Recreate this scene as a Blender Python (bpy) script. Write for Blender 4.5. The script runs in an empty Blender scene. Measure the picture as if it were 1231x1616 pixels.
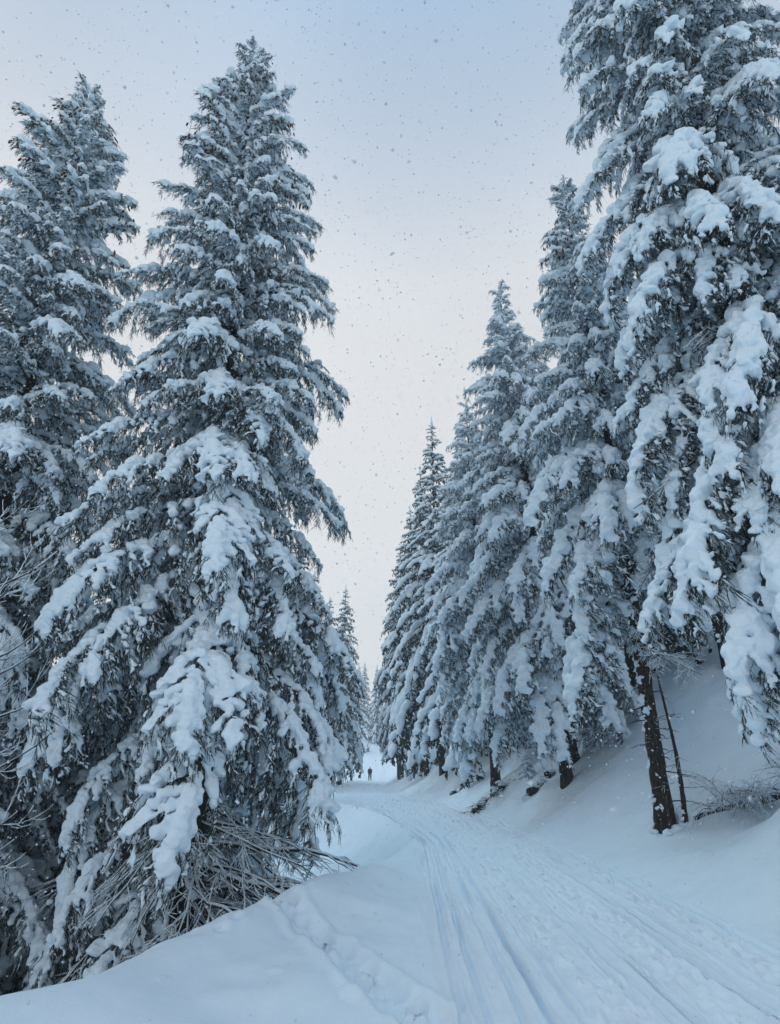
import bpy, math, random, time
import numpy as np
from mathutils import Matrix, Vector, Euler
T0 = time.time()
R = math.radians
scene = bpy.context.scene
COL = scene.collection

# ------------------------------------------------------------------ camera
cam_d = bpy.data.cameras.new('camera')
cam = bpy.data.objects.new('camera', cam_d)
COL.objects.link(cam)
cam_d.sensor_fit = 'VERTICAL'
cam_d.sensor_height = 36.0
cam_d.lens = 21.16
cam_d.clip_start = 0.05
cam_d.clip_end = 2000
cam.location = (0, 0, 1.7)
cam.rotation_euler = (R(90 + 22.7), 0, 0)
scene.camera = cam
cam_d.dof.use_dof = True
cam_d.dof.focus_distance = 14.0
cam_d.dof.aperture_fstop = 2.8

# ------------------------------------------------------------------ sky
SUN_EL, SUN_AZ = R(58), R(-25)
w = bpy.data.worlds.new('World')
scene.world = w
w.use_nodes = True
nt = w.node_tree
nt.nodes.clear()
out = nt.nodes.new('ShaderNodeOutputWorld')
bg = nt.nodes.new('ShaderNodeBackground')
sky = nt.nodes.new('ShaderNodeTexSky')
sky.sky_type = 'NISHITA'
sky.sun_disc = False
sky.sun_elevation = SUN_EL
sky.sun_rotation = SUN_AZ
sky.air_density = 1.0
sky.dust_density = 1.0
bg.inputs['Strength'].default_value = 0.1
# an overcast, snowing sky: thick cloud, paler towards the horizon, over the blue
tc = nt.nodes.new('ShaderNodeTexCoord')
sep = nt.nodes.new('ShaderNodeSeparateXYZ')
nt.links.new(tc.outputs['Generated'], sep.inputs[0])
ramp = nt.nodes.new('ShaderNodeValToRGB')
cr = ramp.color_ramp
cr.interpolation = 'B_SPLINE'
stops = [(0.0, (8.5, 8.6, 8.5)), (0.35, (8.5, 8.6, 8.6)), (0.69, (8.1, 8.15, 8.25)), (0.81, (4.9, 6.05, 7.5)), (0.89, (4.4, 5.65, 7.1)), (1.0, (1.9, 5.3, 9.8))]
cr.elements[0].position = 0.0
cr.elements[1].position = 1.0
for p, c in stops[1:-1]:
    cr.elements.new(p)
for e, (p, c) in zip(sorted(cr.elements, key=lambda e: e.position), stops):
    e.position = p
    e.color = (*(x / 9.0 for x in c), 1)
nz = nt.nodes.new('ShaderNodeTexNoise')
nz.inputs['Scale'].default_value = 2.2
nz.inputs['Detail'].default_value = 4
nt.links.new(tc.outputs['Generated'], nz.inputs['Vector'])
mr = nt.nodes.new('ShaderNodeMapRange')
mr.inputs['From Min'].default_value = 0.3
mr.inputs['From Max'].default_value = 0.7
mr.inputs['To Min'].default_value = 9.0 * 0.95
mr.inputs['To Max'].default_value = 9.0 * 1.05
nt.links.new(nz.outputs['Fac'], mr.inputs['Value'])
nt.links.new(sep.outputs['Z'], ramp.inputs['Fac'])
mul = nt.nodes.new('ShaderNodeMix')
mul.data_type = 'RGBA'
mul.blend_type = 'MULTIPLY'
mul.inputs['Factor'].default_value = 1
nt.links.new(ramp.outputs['Color'], mul.inputs['A'])
nt.links.new(mr.outputs['Result'], mul.inputs['B'])
mix = nt.nodes.new('ShaderNodeMix')
mix.data_type = 'RGBA'
mix.inputs['Factor'].default_value = 0.93
nt.links.new(sky.outputs[0], mix.inputs['A'])
nt.links.new(mul.outputs['Result'], mix.inputs['B'])
nt.links.new(mix.outputs['Result'], bg.inputs['Color'])
nt.links.new(bg.outputs[0], out.inputs[0])

# ------------------------------------------------------------------ sun (veiled by cloud)
sd = bpy.data.lights.new('sun', 'SUN')
sd.energy = 0.95
sd.angle = R(35)
sd.color = (0.52, 0.85, 1.0)
so = bpy.data.objects.new('sun', sd)
COL.objects.link(so)
so.rotation_euler = (R(90) - SUN_EL, 0, R(180) - SUN_AZ)
so.location = (0, 0, 60)

vs = scene.view_settings
vs.view_transform = 'Standard'
vs.look = 'None'
vs.exposure = -0.03
vs.gamma = 1.0
vs.use_curve_mapping = False
scene.render.engine = 'CYCLES'
scene.cycles.use_denoising = True
scene.cycles.max_bounces = 10
scene.cycles.diffuse_bounces = 8
scene.cycles.volume_bounces = 1
scene.cycles.transparent_max_bounces = 4
scene.cycles.caustics_reflective = False
scene.cycles.caustics_refractive = False

# ------------------------------------------------------------------ materials
def new_mat(name):
    m = bpy.data.materials.new(name)
    m.use_nodes = True
    n = m.node_tree
    b = n.nodes['Principled BSDF']
    return m, n, b

def ramp_node(n, fac, stops):
    r = n.nodes.new('ShaderNodeValToRGB')
    r.color_ramp.elements[0].position = stops[0][0]
    r.color_ramp.elements[0].color = (*stops[0][1], 1)
    r.color_ramp.elements[1].position = stops[-1][0]
    r.color_ramp.elements[1].color = (*stops[-1][1], 1)
    for p, c in stops[1:-1]:
        e = r.color_ramp.elements.new(p)
        e.color = (*c, 1)
    n.links.new(fac, r.inputs['Fac'])
    return r.outputs['Color']

def noise_node(n, scale, detail=4, rough=0.55, coord='Object', vec=None):
    t = n.nodes.new('ShaderNodeTexNoise')
    t.inputs['Scale'].default_value = scale
    t.inputs['Detail'].default_value = detail
    t.inputs['Roughness'].default_value = rough
    if vec is None:
        c = n.nodes.new('ShaderNodeTexCoord')
        vec = c.outputs[coord]
    n.links.new(vec, t.inputs['Vector'])
    return t.outputs['Fac']

def bump(n, b, heights, strength=0.5):
    prev = None
    for fac, dist in heights:
        bp = n.nodes.new('ShaderNodeBump')
        bp.inputs['Strength'].default_value = strength
        bp.inputs['Distance'].default_value = dist
        n.links.new(fac, bp.inputs['Height'])
        if prev:
            n.links.new(prev, bp.inputs['Normal'])
        prev = bp.outputs['Normal']
    n.links.new(prev, b.inputs['Normal'])

def snow_material(name, bumps, tone=(0.77, 0.88, 0.96)):
    m, n, b = new_mat(name)
    f = noise_node(n, 3.0, 3)
    lo = tuple(c * 0.95 for c in tone)
    n.links.new(ramp_node(n, f, [(0.3, lo), (0.7, tone)]), b.inputs['Base Color'])
    b.inputs['Roughness'].default_value = 0.7
    b.inputs['Specular IOR Level'].default_value = 0.25
    bump(n, b, [(noise_node(n, s, 5, 0.6), d) for s, d in bumps], 0.6)
    return m

M_SNOW = snow_material('snow', [(14, 0.02), (50, 0.012), (130, 0.005)])
M_GROUND = snow_material('ground_snow', [(9, 0.014), (45, 0.010), (160, 0.004)])
M_ROAD = snow_material('packed_snow', [(16, 0.016), (60, 0.010), (170, 0.004)], (0.79, 0.87, 0.94))
M_FLAKE = snow_material('flake_snow', [(80, 0.004)], (0.64, 0.70, 0.76))

def needle_material(name, c0, c1):
    m, n, b = new_mat(name)
    oi = n.nodes.new('ShaderNodeObjectInfo')
    f = noise_node(n, 5.0, 3)
    a = n.nodes.new('ShaderNodeMath')
    a.operation = 'MULTIPLY_ADD'
    n.links.new(oi.outputs['Random'], a.inputs[0])
    a.inputs[1].default_value = 0.4
    n.links.new(f, a.inputs[2])
    n.links.new(ramp_node(n, a.outputs[0], [(0.3, c0), (1.0, c1)]), b.inputs['Base Color'])
    b.inputs['Roughness'].default_value = 0.6
    b.inputs['Specular IOR Level'].default_value = 0.3
    return m

M_NEEDLE = needle_material('spruce_needles', (0.014, 0.020, 0.018), (0.036, 0.046, 0.034))

def bark_material(name, c0, c1, c2):
    m, n, b = new_mat(name)
    c = n.nodes.new('ShaderNodeTexCoord')
    mp = n.nodes.new('ShaderNodeMapping')
    mp.inputs['Scale'].default_value = (1, 1, 0.35)
    n.links.new(c.outputs['Object'], mp.inputs['Vector'])
    v = n.nodes.new('ShaderNodeTexVoronoi')
    v.inputs['Scale'].default_value = 26
    n.links.new(mp.outputs[0], v.inputs['Vector'])
    f = noise_node(n, 18, 6, 0.65, vec=mp.outputs[0])
    n.links.new(ramp_node(n, f, [(0.3, c0), (0.55, c1), (0.75, c2)]), b.inputs['Base Color'])
    b.inputs['Roughness'].default_value = 0.9
    b.inputs['Specular IOR Level'].default_value = 0.15
    bump(n, b, [(v.outputs['Distance'], 0.06), (f, 0.03)], 1.0)
    return m

M_BARK = bark_material('spruce_bark', (0.02, 0.016, 0.014), (0.055, 0.044, 0.036), (0.17, 0.145, 0.125))
M_CONE = bark_material('cone_scales', (0.06, 0.03, 0.018), (0.13, 0.06, 0.032), (0.18, 0.09, 0.05))

def plain_material(name, c, rough=0.8):
    m, n, b = new_mat(name)
    f = noise_node(n, 12, 4)
    n.links.new(ramp_node(n, f, [(0.3, tuple(x * 0.8 for x in c)), (0.7, tuple(x * 1.2 for x in c))]), b.inputs['Base Color'])
    b.inputs['Roughness'].default_value = rough
    bump(n, b, [(f, 0.01)], 0.4)
    return m

# ------------------------------------------------------------------ mesh helpers
def make_mesh(name, verts, polys, mats, mat_ids=None, smooth=True):
    """polys: list of integer arrays (n,k); mat_ids: one id per array"""
    me = bpy.data.meshes.new(name)
    verts = np.asarray(verts, dtype=np.float32)
    me.vertices.add(len(verts))
    me.vertices.foreach_set('co', verts.ravel())
    polys = [np.asarray(p, dtype=np.int32) for p in polys if len(p)]
    nl = sum(p.size for p in polys)
    nf = sum(len(p) for p in polys)
    me.loops.add(nl)
    me.loops.foreach_set('vertex_index', np.concatenate([p.ravel() for p in polys]))
    tot = np.concatenate([np.full(len(p), p.shape[1], np.int32) for p in polys])
    start = np.concatenate([[0], np.cumsum(tot)[:-1]]).astype(np.int32)
    me.polygons.add(nf)
    me.polygons.foreach_set('loop_start', start)
    for m in mats:
        me.materials.append(m)
    if mat_ids is not None:
        ids = np.concatenate([np.full(len(p), i, np.int32) for p, i in zip(polys, mat_ids)])
        me.polygons.foreach_set('material_index', ids)
    me.polygons.foreach_set('use_smooth', np.full(nf, smooth, dtype=bool))
    me.update(calc_edges=True)
    return me

class Acc:
    """gathers pieces (verts, faces, material id) into one mesh"""
    def __init__(self):
        self.v, self.p, self.m, self.n = [], [], [], 0
    def add(self, v, polys, mid=0):
        v = np.asarray(v, float)
        if len(v) == 0:
            return
        self.v.append(v)
        if not isinstance(polys, list):
            polys = [polys]
        for p in polys:
            self.p.append(np.asarray(p) + self.n)
            self.m.append(mid)
        self.n += len(v)
    def tris(self):
        return sum(len(p) * (p.shape[1] - 2) for p in self.p)
    def mesh(self, name, mats, smooth=True):
        return make_mesh(name, np.concatenate(self.v), self.p, mats, self.m, smooth)

def link(name, me, parent=None):
    o = bpy.data.objects.new(name, me)
    COL.objects.link(o)
    if parent:
        o.parent = parent
    return o

def tag(o, label=None, cat=None, group=None, kind=None):
    if label: o['label'] = label
    if cat: o['category'] = cat
    if group: o['group'] = group
    if kind: o['kind'] = kind
    return o

def empty(name, loc, label, cat, group=None):
    o = bpy.data.objects.new(name, None)
    o.empty_display_size = 0.3
    COL.objects.link(o)
    o.location = loc
    return tag(o, label, cat, group)

def unit(v):
    v = np.asarray(v, float)
    return v / np.maximum(np.linalg.norm(v, axis=-1, keepdims=True), 1e-9)

def tube(pts, rad, sides=6, rng=None, rough=0.0):
    """closed tapered tube along a polyline"""
    pts = np.asarray(pts, float)
    n = len(pts)
    rad = np.broadcast_to(np.asarray(rad, float), (n,))
    tan = unit(np.gradient(pts, axis=0))
    ref = np.array([0.31, 0.17, 0.93]) if abs(tan[0] @ np.array([0.31, 0.17, 0.93])) < 0.9 else np.array([0.95, 0.2, 0.1])
    a = unit(np.cross(tan, ref))
    b = np.cross(tan, a)
    th = np.linspace(0, 2 * np.pi, sides, endpoint=False)
    rr = rad[:, None] * np.ones((1, sides))
    if rng is not None and rough:
        rr = rr * (1 + rng.uniform(-rough, rough, rr.shape))
    v = pts[:, None, :] + rr[..., None] * (np.cos(th)[None, :, None] * a[:, None, :] + np.sin(th)[None, :, None] * b[:, None, :])
    v = v.reshape(-1, 3)
    i = np.arange(n - 1)[:, None] * sides
    j = np.arange(sides)[None, :]
    j2 = (j + 1) % sides
    q = np.stack([i + j, i + j2, i + sides + j2, i + sides + j], -1).reshape(-1, 4)
    v = np.concatenate([v, pts[:1], pts[-1:]])
    c0, c1 = n * sides, n * sides + 1
    jj = np.arange(sides)
    t0 = np.stack([np.full(sides, c0), (jj + 1) % sides, jj], -1)
    o = (n - 1) * sides
    t1 = np.stack([np.full(sides, c1), o + jj, o + (jj + 1) % sides], -1)
    return v, [q, np.concatenate([t0, t1])]

def surface_nets(F, origin, h):
    ins = F > 0
    nx, ny, nz = F.shape
    corners = [(i, j, k) for i in (0, 1) for j in (0, 1) for k in (0, 1)]
    sl = lambda a, c: a[c[0]:nx - 1 + c[0], c[1]:ny - 1 + c[1], c[2]:nz - 1 + c[2]]
    cnt = sum(sl(ins, c).astype(np.int8) for c in corners)
    mask = (cnt > 0) & (cnt < 8)
    ci = np.argwhere(mask)
    vals = {c: sl(F, c)[mask] for c in corners}
    acc = np.zeros((len(ci), 3))
    num = np.zeros(len(ci))
    for c in corners:
        for ax in range(3):
            if c[ax] == 0:
                d = list(c); d[ax] = 1; d = tuple(d)
                a, b = vals[c], vals[d]
                x = (a > 0) != (b > 0)
                t = np.where(x, a / np.where(x, a - b, 1), 0)
                pos = np.tile(np.array(c, float), (len(ci), 1))
                pos[:, ax] = t
                acc += np.where(x[:, None], pos, 0)
                num += x
    v = origin + (ci + acc / num[:, None]) * h
    idx = -np.ones(mask.shape, np.int64)
    idx[mask] = np.arange(len(ci))
    quads = []
    for ax in range(3):
        o1, o2 = [(1, 2), (2, 0), (0, 1)][ax]
        s0 = [slice(1, -1)] * 3; s1 = [slice(1, -1)] * 3
        s0[ax] = slice(0, -1); s1[ax] = slice(1, None)
        A, B = ins[tuple(s0)], ins[tuple(s1)]
        e = np.argwhere(A != B)
        if not len(e):
            continue
        fl = A[A != B]
        base = e.copy()
        for d in range(3):
            if d != ax:
                base[:, d] += 1
        def cell(d1, d2):
            c = base.copy()
            c[:, o1] += d1; c[:, o2] += d2
            return idx[c[:, 0], c[:, 1], c[:, 2]]
        q = np.stack([cell(-1, -1), cell(0, -1), cell(0, 0), cell(-1, 0)], -1)
        q[~fl] = q[~fl][:, ::-1]
        quads.append(q)
    return v, np.concatenate(quads)

def blobs(cen, rad, h, iso=0.4, flat=0.72):
    """one soft skin round many overlapping balls, as settled snow"""
    cen = np.asarray(cen, float); rad = np.asarray(rad, float) * 1.7
    lo = (cen - rad[:, None]).min(0) - 2 * h
    hi = (cen + rad[:, None]).max(0) + 2 * h
    n = np.ceil((hi - lo) / h).astype(int) + 1
    F = np.full(n, -iso, np.float32)
    for c, r in zip(cen, rad):
        a = np.maximum(np.floor((c - r - lo) / h).astype(int), 0)
        b = np.minimum(np.ceil((c + r - lo) / h).astype(int) + 1, n)
        g = [(lo[k] + np.arange(a[k], b[k]) * h - c[k]) ** 2 for k in range(3)]
        d = (g[0][:, None, None] + g[1][None, :, None] + g[2][None, None, :] / flat ** 2) / (r * r)
        F[a[0]:b[0], a[1]:b[1], a[2]:b[2]] += np.maximum(0, 1 - d) ** 3
    return surface_nets(F, lo, h)

_lr = np.random.default_rng(9)
_lk = [(unit(_lr.normal(0, 1, 3)) * 2 * np.pi / wl, _lr.uniform(0, 6.28), unit(_lr.normal(0, 1, 3)) * amp)
       for wl, amp, n in ((0.17, 0.011, 7), (0.08, 0.0040, 8), (0.05, 0.0016, 6)) for _ in range(n)]
def lumpy(v, k=1.0):
    o = np.array(v)
    for kk, ph, am in _lk:
        o = o + k * np.sin(v @ kk + ph)[:, None] * am
    return o

# value noise
_pr = np.random.default_rng(5)
_tab = _pr.uniform(-1, 1, (256, 256))
def vnoise(x, y, s):
    x = x / s; y = y / s
    xi = np.floor(x).astype(int); yi = np.floor(y).astype(int)
    fx = x - xi; fy = y - yi
    fx = fx * fx * fx * (fx * (fx * 6 - 15) + 10); fy = fy * fy * fy * (fy * (fy * 6 - 15) + 10)
    g = lambda a, b: _tab[a & 255, b & 255]
    return (g(xi, yi) * (1 - fx) + g(xi + 1, yi) * fx) * (1 - fy) + (g(xi, yi + 1) * (1 - fx) + g(xi + 1, yi + 1) * fx) * fy

# ------------------------------------------------------------------ the lie of the land
def curve(ys, vals):
    g = np.arange(-80, 330, 0.25)
    v = np.interp(g, ys, vals)
    k = np.exp(-0.5 * (np.arange(-24, 25) * 0.25 / 1.8) ** 2); k /= k.sum()
    v = np.convolve(np.pad(v, 24, mode='edge'), k, 'valid')
    return lambda y: np.interp(y, g, v)

XC = curve([-80, 5, 14, 20, 25, 31, 37, 43, 60, 80, 91, 120, 150, 200], [2.0, 2.0, 2.1, 1.85, 1.3, 0.2, -1.0, -1.9, -2.7, -2.7, -2.7, -2.6, -2.6, 0.0])
HW = curve([-80, 5, 14, 20, 31, 45, 330], [1.55, 1.5, 1.35, 1.3, 1.9, 2.2, 2.2])
CREST = curve([-80, 0, 5.6, 7.9, 10.2, 12.5, 17, 20, 25, 31, 37, 43, 60, 330], [-8, -4.8, -2.9, -2.2, -0.8, -0.1, 0.85, 0.5, -0.3, -2.2, -3.6, -4.6, -5.4, -5.4])
ZR = curve([-80, 30, 60, 92, 112, 150, 200, 330], [0, 0, -0.3, -0.45, 0.6, 4.3, 11, 20])
KR = curve([-80, 10, 19, 30, 45, 330], [0.5, 0.5, 0.95, 0.8, 0.65, 0.6])
DM = curve([-80, 22, 30, 40, 330], [4.5, 4.0, 2.4, 0.6, 0.5])

TRAIL = np.array([(0.35, 5.2), (0.1, 5.8), (-0.45, 7.0), (-0.95, 8.0), (-1.4, 8.75), (-1.9, 8.85), (-2.5, 8.6)])
TRAIL2 = np.array([(-2.0, 8.5), (-1.75, 7.8), (-1.6, 7.3)])
_fr = np.random.default_rng(11)
def prints(path, step, jit):
    d = np.concatenate([[0], np.cumsum(np.linalg.norm(np.diff(path, axis=0), axis=1))])
    out = []
    for k, t in enumerate(np.arange(0, d[-1], step)):
        p = np.array([np.interp(t, d, path[:, 0]), np.interp(t, d, path[:, 1])])
        q = np.array([np.interp(t + 0.05, d, path[:, 0]), np.interp(t + 0.05, d, path[:, 1])])
        tg = unit(q - p)
        out.append((*(p + np.array([-tg[1], tg[0]]) * (0.08 if k % 2 else -0.08) + _fr.normal(0, jit, 2)), math.atan2(tg[1], tg[0])))
    return out
PRINTS = [(x, y, a + _fr.normal(0, .25), 0.14 * _fr.uniform(.7, 1.4), 0.075 * _fr.uniform(.75, 1.25), 0.10 * _fr.uniform(.4, 1.4)) for x, y, a in prints(TRAIL, 0.27, 0.03)]
PRINTS += [(x, y, a, 0.11, 0.07, 0.04) for x, y, a in prints(TRAIL2, 0.3, 0.03)]
for k in range(900):            # trodden bands on the road
    y = 4 + 30 * _fr.random() ** 1.4
    band = _fr.choice([0.36, 0.42, 0.66, 0.71, 0.97, 1.05], p=[.17, .17, .18, .18, .15, .15])
    x = float(XC(y) + HW(y) * (band * 2 - 1) + _fr.normal(0, 0.09))
    PRINTS.append((x, y, math.pi / 2 + _fr.normal(0, 0.4), 0.10 * _fr.uniform(.7, 1.2), 0.06 * _fr.uniform(.8, 1.3), _fr.uniform(0.012, 0.042)))

for k in range(420):            # clumps dropped from the boughs and little pits, off the road
    y = 4.5 + 20 * _fr.random() ** 1.3
    sd_ = _fr.random() < 0.55
    x = float(XC(y) + HW(y) * 1.15 + abs(_fr.normal(0, 1.6))) if sd_ else float(_fr.uniform(CREST(y) - 0.3, XC(y) - HW(y) * 1.05))
    if not sd_ and _fr.random() < 0.6: continue
    q = _fr.uniform(.025, .075)
    PRINTS.append((x, y, _fr.uniform(0, 6), q * _fr.uniform(.9, 1.6), q, q * _fr.uniform(-.55, .35)))

GROOVES = [(0.00, .030, .07), (0.062, .026, .055), (0.15, .03, .06), (0.212, .028, .065), (0.285, .024, .028), (0.325, .02, .02), (0.47, .018, .024), (0.51, .016, .02), (0.57, .02, .026), (0.61, .018, .022),
           (0.77, .03, .05), (0.815, .026, .045), (0.88, .03, .05), (0.925, .024, .035), (1.04, .04, .045), (1.10, .035, .04)]

def height(x, y, detail=True):
    x = np.asarray(x, float); y = np.asarray(y, float)
    xc, hw = XC(y), HW(y)
    h = ZR(y).copy() if hasattr(ZR(y), 'copy') else np.array(ZR(y))
    d = x - (xc + hw)
    dp = np.maximum(d, 0)
    rise = KR(y) * (np.sqrt(dp ** 2 + 0.4) - math.sqrt(0.4))
    rise = 16 * (1 - np.exp(-rise / 16))
    h = h + rise
    h = h + 0.62 * np.exp(-(((x - 6.2) / 1.4) ** 2 + ((y - 8.8) / 1.0) ** 2))      # mound below the big spruce
    h = h - 0.10 * np.exp(-(((x - 5.3) / 0.7) ** 2 + ((y - 12.7) / 0.6) ** 2))     # well round the bare trunk
    h = h - 0.85 * np.exp(-(((x - 7.4) / 1.75) ** 2 + ((y - 11.9) / 1.5) ** 2))      # level bench where the log lies
    e = CREST(y) - x
    soft = 0.28
    ep = 0.5 * (e + np.sqrt(e * e + soft)) - 0.5 * (np.sqrt(soft)) * np.exp(-np.maximum(-e, 0) * 0.0)
    ep = np.maximum(ep, 0)
    dm = DM(y)
    h = h - dm * (1 - np.exp(-1.0 * ep / dm))
    h = h + 0.16 * np.exp(-((e + 0.45) / 0.5) ** 2) * np.clip((20 - y) / 6, 0, 1)  # snow lip along the drop
    if detail:
        m = (y > 4.6) & (y < 9.6) & (x < 0.8) & (x > -3.2)
        if m.any():
            px, py = x[m], y[m]
            best = np.full(px.shape, 9.0)
            for p0, p1 in zip(TRAIL[:-1], TRAIL[1:]):
                dd = p1 - p0
                t = np.clip(((px - p0[0]) * dd[0] + (py - p0[1]) * dd[1]) / (dd @ dd), 0, 1)
                best = np.minimum(best, np.hypot(px - p0[0] - t * dd[0], py - p0[1] - t * dd[1]))
            best = best + 0.03 * vnoise(px, py, 0.25)
            h[m] += -0.085 * np.exp(-(best / 0.17) ** 4) + 0.045 * np.exp(-((best - 0.25) / 0.06) ** 2) + 0.02 * np.exp(-(best / 0.05) ** 2)
    off = np.maximum(np.abs(x - xc) / hw - 0.95, 0)
    wild = np.clip(off * 1.6, 0, 1)
    h = h + wild * (0.16 * vnoise(x + 3, y, 2.3) + 0.07 * vnoise(x, y + 9, 0.9) + 0.02 * vnoise(x, y, 0.33))
    h = h + 0.03 * vnoise(x, y, 3.1)
    far = np.clip((y - 14) / 8, 0, 1) * np.clip(dp / 1.0, 0, 1)
    h = h + far * (0.16 * vnoise(x * 1.2, y, 1.4) + 0.05 * vnoise(x, y, 0.5))
    if detail:
        u = (x - (xc - hw)) / (2 * hw)
        fade = np.clip((y + 5) / 5, 0, 1)
        wob = 0.006 * vnoise(x * 0.1, y, 3.5) + 0.0025 * vnoise(x * 0.1 + 40, y, 0.9)
        for c, wd, dep in GROOVES:
            z = ((u - c + wob * (1 + 0.4 * math.sin(c * 40))) * 2 * hw) / wd
            br = np.clip(0.75 + 0.5 * vnoise(x * 0 + c * 77, y, 1.7), 0.25, 1.2)
            h = h + fade * br * (-1.3 * dep * np.exp(-z ** 4) + 0.5 * dep * np.exp(-((np.abs(z) - 1.75) / 0.6) ** 2))
        onroad = np.clip(1.25 - np.abs(u - 0.5) * 2, 0, 1)
        on = np.clip(onroad * 4, 0, 1)
        h = h + on * (0.014 * vnoise(x * 2.2, y * 0.7, 0.28) + 0.012 * vnoise(x * 3.5, y * 0.3, 0.16) + 0.007 * vnoise(x, y, 0.09))
        rough = sum(np.exp(-((u - c) / wd_) ** 4) for c, wd_ in ((0.39, .06), (0.68, .07), (0.98, .09))) * fade
        h = h + rough * (0.020 * np.abs(vnoise(x, y * 0.8, 0.13)) + 0.014 * vnoise(x + 5, y, 0.075) - 0.006)
        for px, py, a, l, wd, dep in PRINTS:
            near = (np.abs(x - px) < 0.5) & (np.abs(y - py) < 0.5)
            if near.any():
                dx, dy = x[near] - px, y[near] - py
                p = (dx * math.cos(a) + dy * math.sin(a)) / l
                q = (-dx * math.sin(a) + dy * math.cos(a)) / wd
                r2 = p * p + q * q
                h[near] += -dep * np.exp(-r2 ** 1.5) + 0.35 * dep * np.exp(-((np.sqrt(r2) - 1.5) / 0.4) ** 2)
    return h

def hz(x, y):
    return float(height(np.array([x]), np.array([y]), False)[0])

def graded(lo, a, b, hi, fine, grow):
    mid = list(np.arange(a, b, fine))
    up, x, s = [], mid[-1], fine
    while x < hi:
        s *= grow; x += s; up.append(x)
    dn, x, s = [], mid[0], fine
    while x > lo:
        s *= grow; x -= s; dn.append(x)
    return np.array(dn[::-1] + mid + up)

def build_ground():
    xs = graded(-70, -3.0, 4.2, 70, 0.034, 1.06)
    xs = np.unique(np.concatenate([xs, np.arange(0.2, 2.1, 0.012), np.arange(2.1, 3.9, 0.018)]))
    xs = xs[np.concatenate([[True], np.diff(xs) > 0.006])]
    ys, y = [], 3.2
    while y < 230:
        ys.append(y); y += 0.018 + 0.0062 * max(0, y - 2)
    yb, s = [], 0.06
    y = 3.2
    while y > -30:
        s *= 1.12; y -= s; yb.append(y)
    ys = np.array(yb[::-1] + ys)
    X, Y = np.meshgrid(xs, ys)
    Z = height(X, Y)
    V = np.stack([X, Y, Z], -1).reshape(-1, 3)
    gy, gx = np.gradient(Z, ys, xs)
    N = unit(np.stack([-gx, -gy, np.ones_like(Z)], -1)).reshape(-1, 3)
    nx, ny = len(xs), len(ys)
    i = np.arange(ny - 1)[:, None] * nx + np.arange(nx - 1)[None, :]
    Q = np.stack([i, i + 1, i + nx + 1, i + nx], -1).reshape(-1, 4)
    cx, cy = V[Q].mean(1)[:, 0], V[Q].mean(1)[:, 1]
    road = np.abs(cx - XC(cy)) < HW(cy) * 1.12
    for nm, sel, m in (('ground', ~road, M_GROUND), ('road', road, M_ROAD)):
        q = Q[sel]
        used, inv = np.unique(q, return_inverse=True)
        me = make_mesh(nm, V[used], [inv.reshape(-1, 4)], [m])
        me.normals_split_custom_set_from_vertices([tuple(t) for t in N[used]])
        o = link(nm, me)
        o['kind'] = 'structure'
    print('ground tris', len(Q) * 2, time.time() - T0)
build_ground()

# ------------------------------------------------------------------ spruce boughs
def spine_curve(L, a0, a1, n=24, power=1.2, wig=0.0, rng=None):
    s = np.linspace(0, 1, n)
    ang = np.radians(a0 + (a1 - a0) * s ** power)
    yaw = wig * np.sin(s * 4 + (rng.uniform(0, 6) if rng is not None else 0))
    d = np.stack([np.cos(ang) * np.cos(yaw), np.cos(ang) * np.sin(yaw), np.sin(ang)], -1)
    p = np.concatenate([[[0, 0, 0]], np.cumsum(0.5 * (d[1:] + d[:-1]), 0)]) * (L / (n - 1))
    return p, d

def needles(acc, P, D, Ln, rng, per, nlen, nwid, droop=0.3, mid=0):
    """brush of flat pointed needles along each hanging twig"""
    n = len(P)
    u = (np.arange(per) + 0.5) / per
    u = np.clip(u[None, :] + rng.normal(0, 0.03, (n, per)), 0.03, 1)
    base = P[:, None, :] + D[:, None, :] * (Ln[:, None] * u)[..., None]
    base[..., 2] -= droop * (Ln[:, None] * u * u)
    tdir = D[:, None, :] + np.array([0, 0, -1.0]) * (2 * droop * u)[..., None]
    tdir = unit(tdir)
    rad = unit(np.cross(tdir, rng.normal(0, 1, (n, per, 3))))
    nd = unit(tdir * 0.7 + rad * 0.8)
    side = unit(np.cross(nd, rng.normal(0, 1, (n, per, 3))))
    ln = nlen * rng.uniform(0.7, 1.25, (n, per))[..., None] * (1 - 0.35 * u)[..., None]
    a = base + side * nwid * 0.5
    b = base - side * nwid * 0.5
    c = base + nd * ln
    v = np.stack([a, b, c], 2).reshape(-1, 3)
    acc.add(v, np.arange(len(v)).reshape(-1, 3), mid)
    # the twig itself, a thin blade
    e = P + D * Ln[:, None]; e[:, 2] -= droop * Ln
    m = P + D * Ln[:, None] * 0.5; m[:, 2] -= droop * Ln * 0.25
    sd = unit(np.cross(D, rng.normal(0, 1, D.shape))) * nwid * 0.9
    v = np.stack([P, m + sd, e, m - sd], 1).reshape(-1, 3)
    acc.add(v, np.arange(len(v)).reshape(-1, 4), mid)

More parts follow.
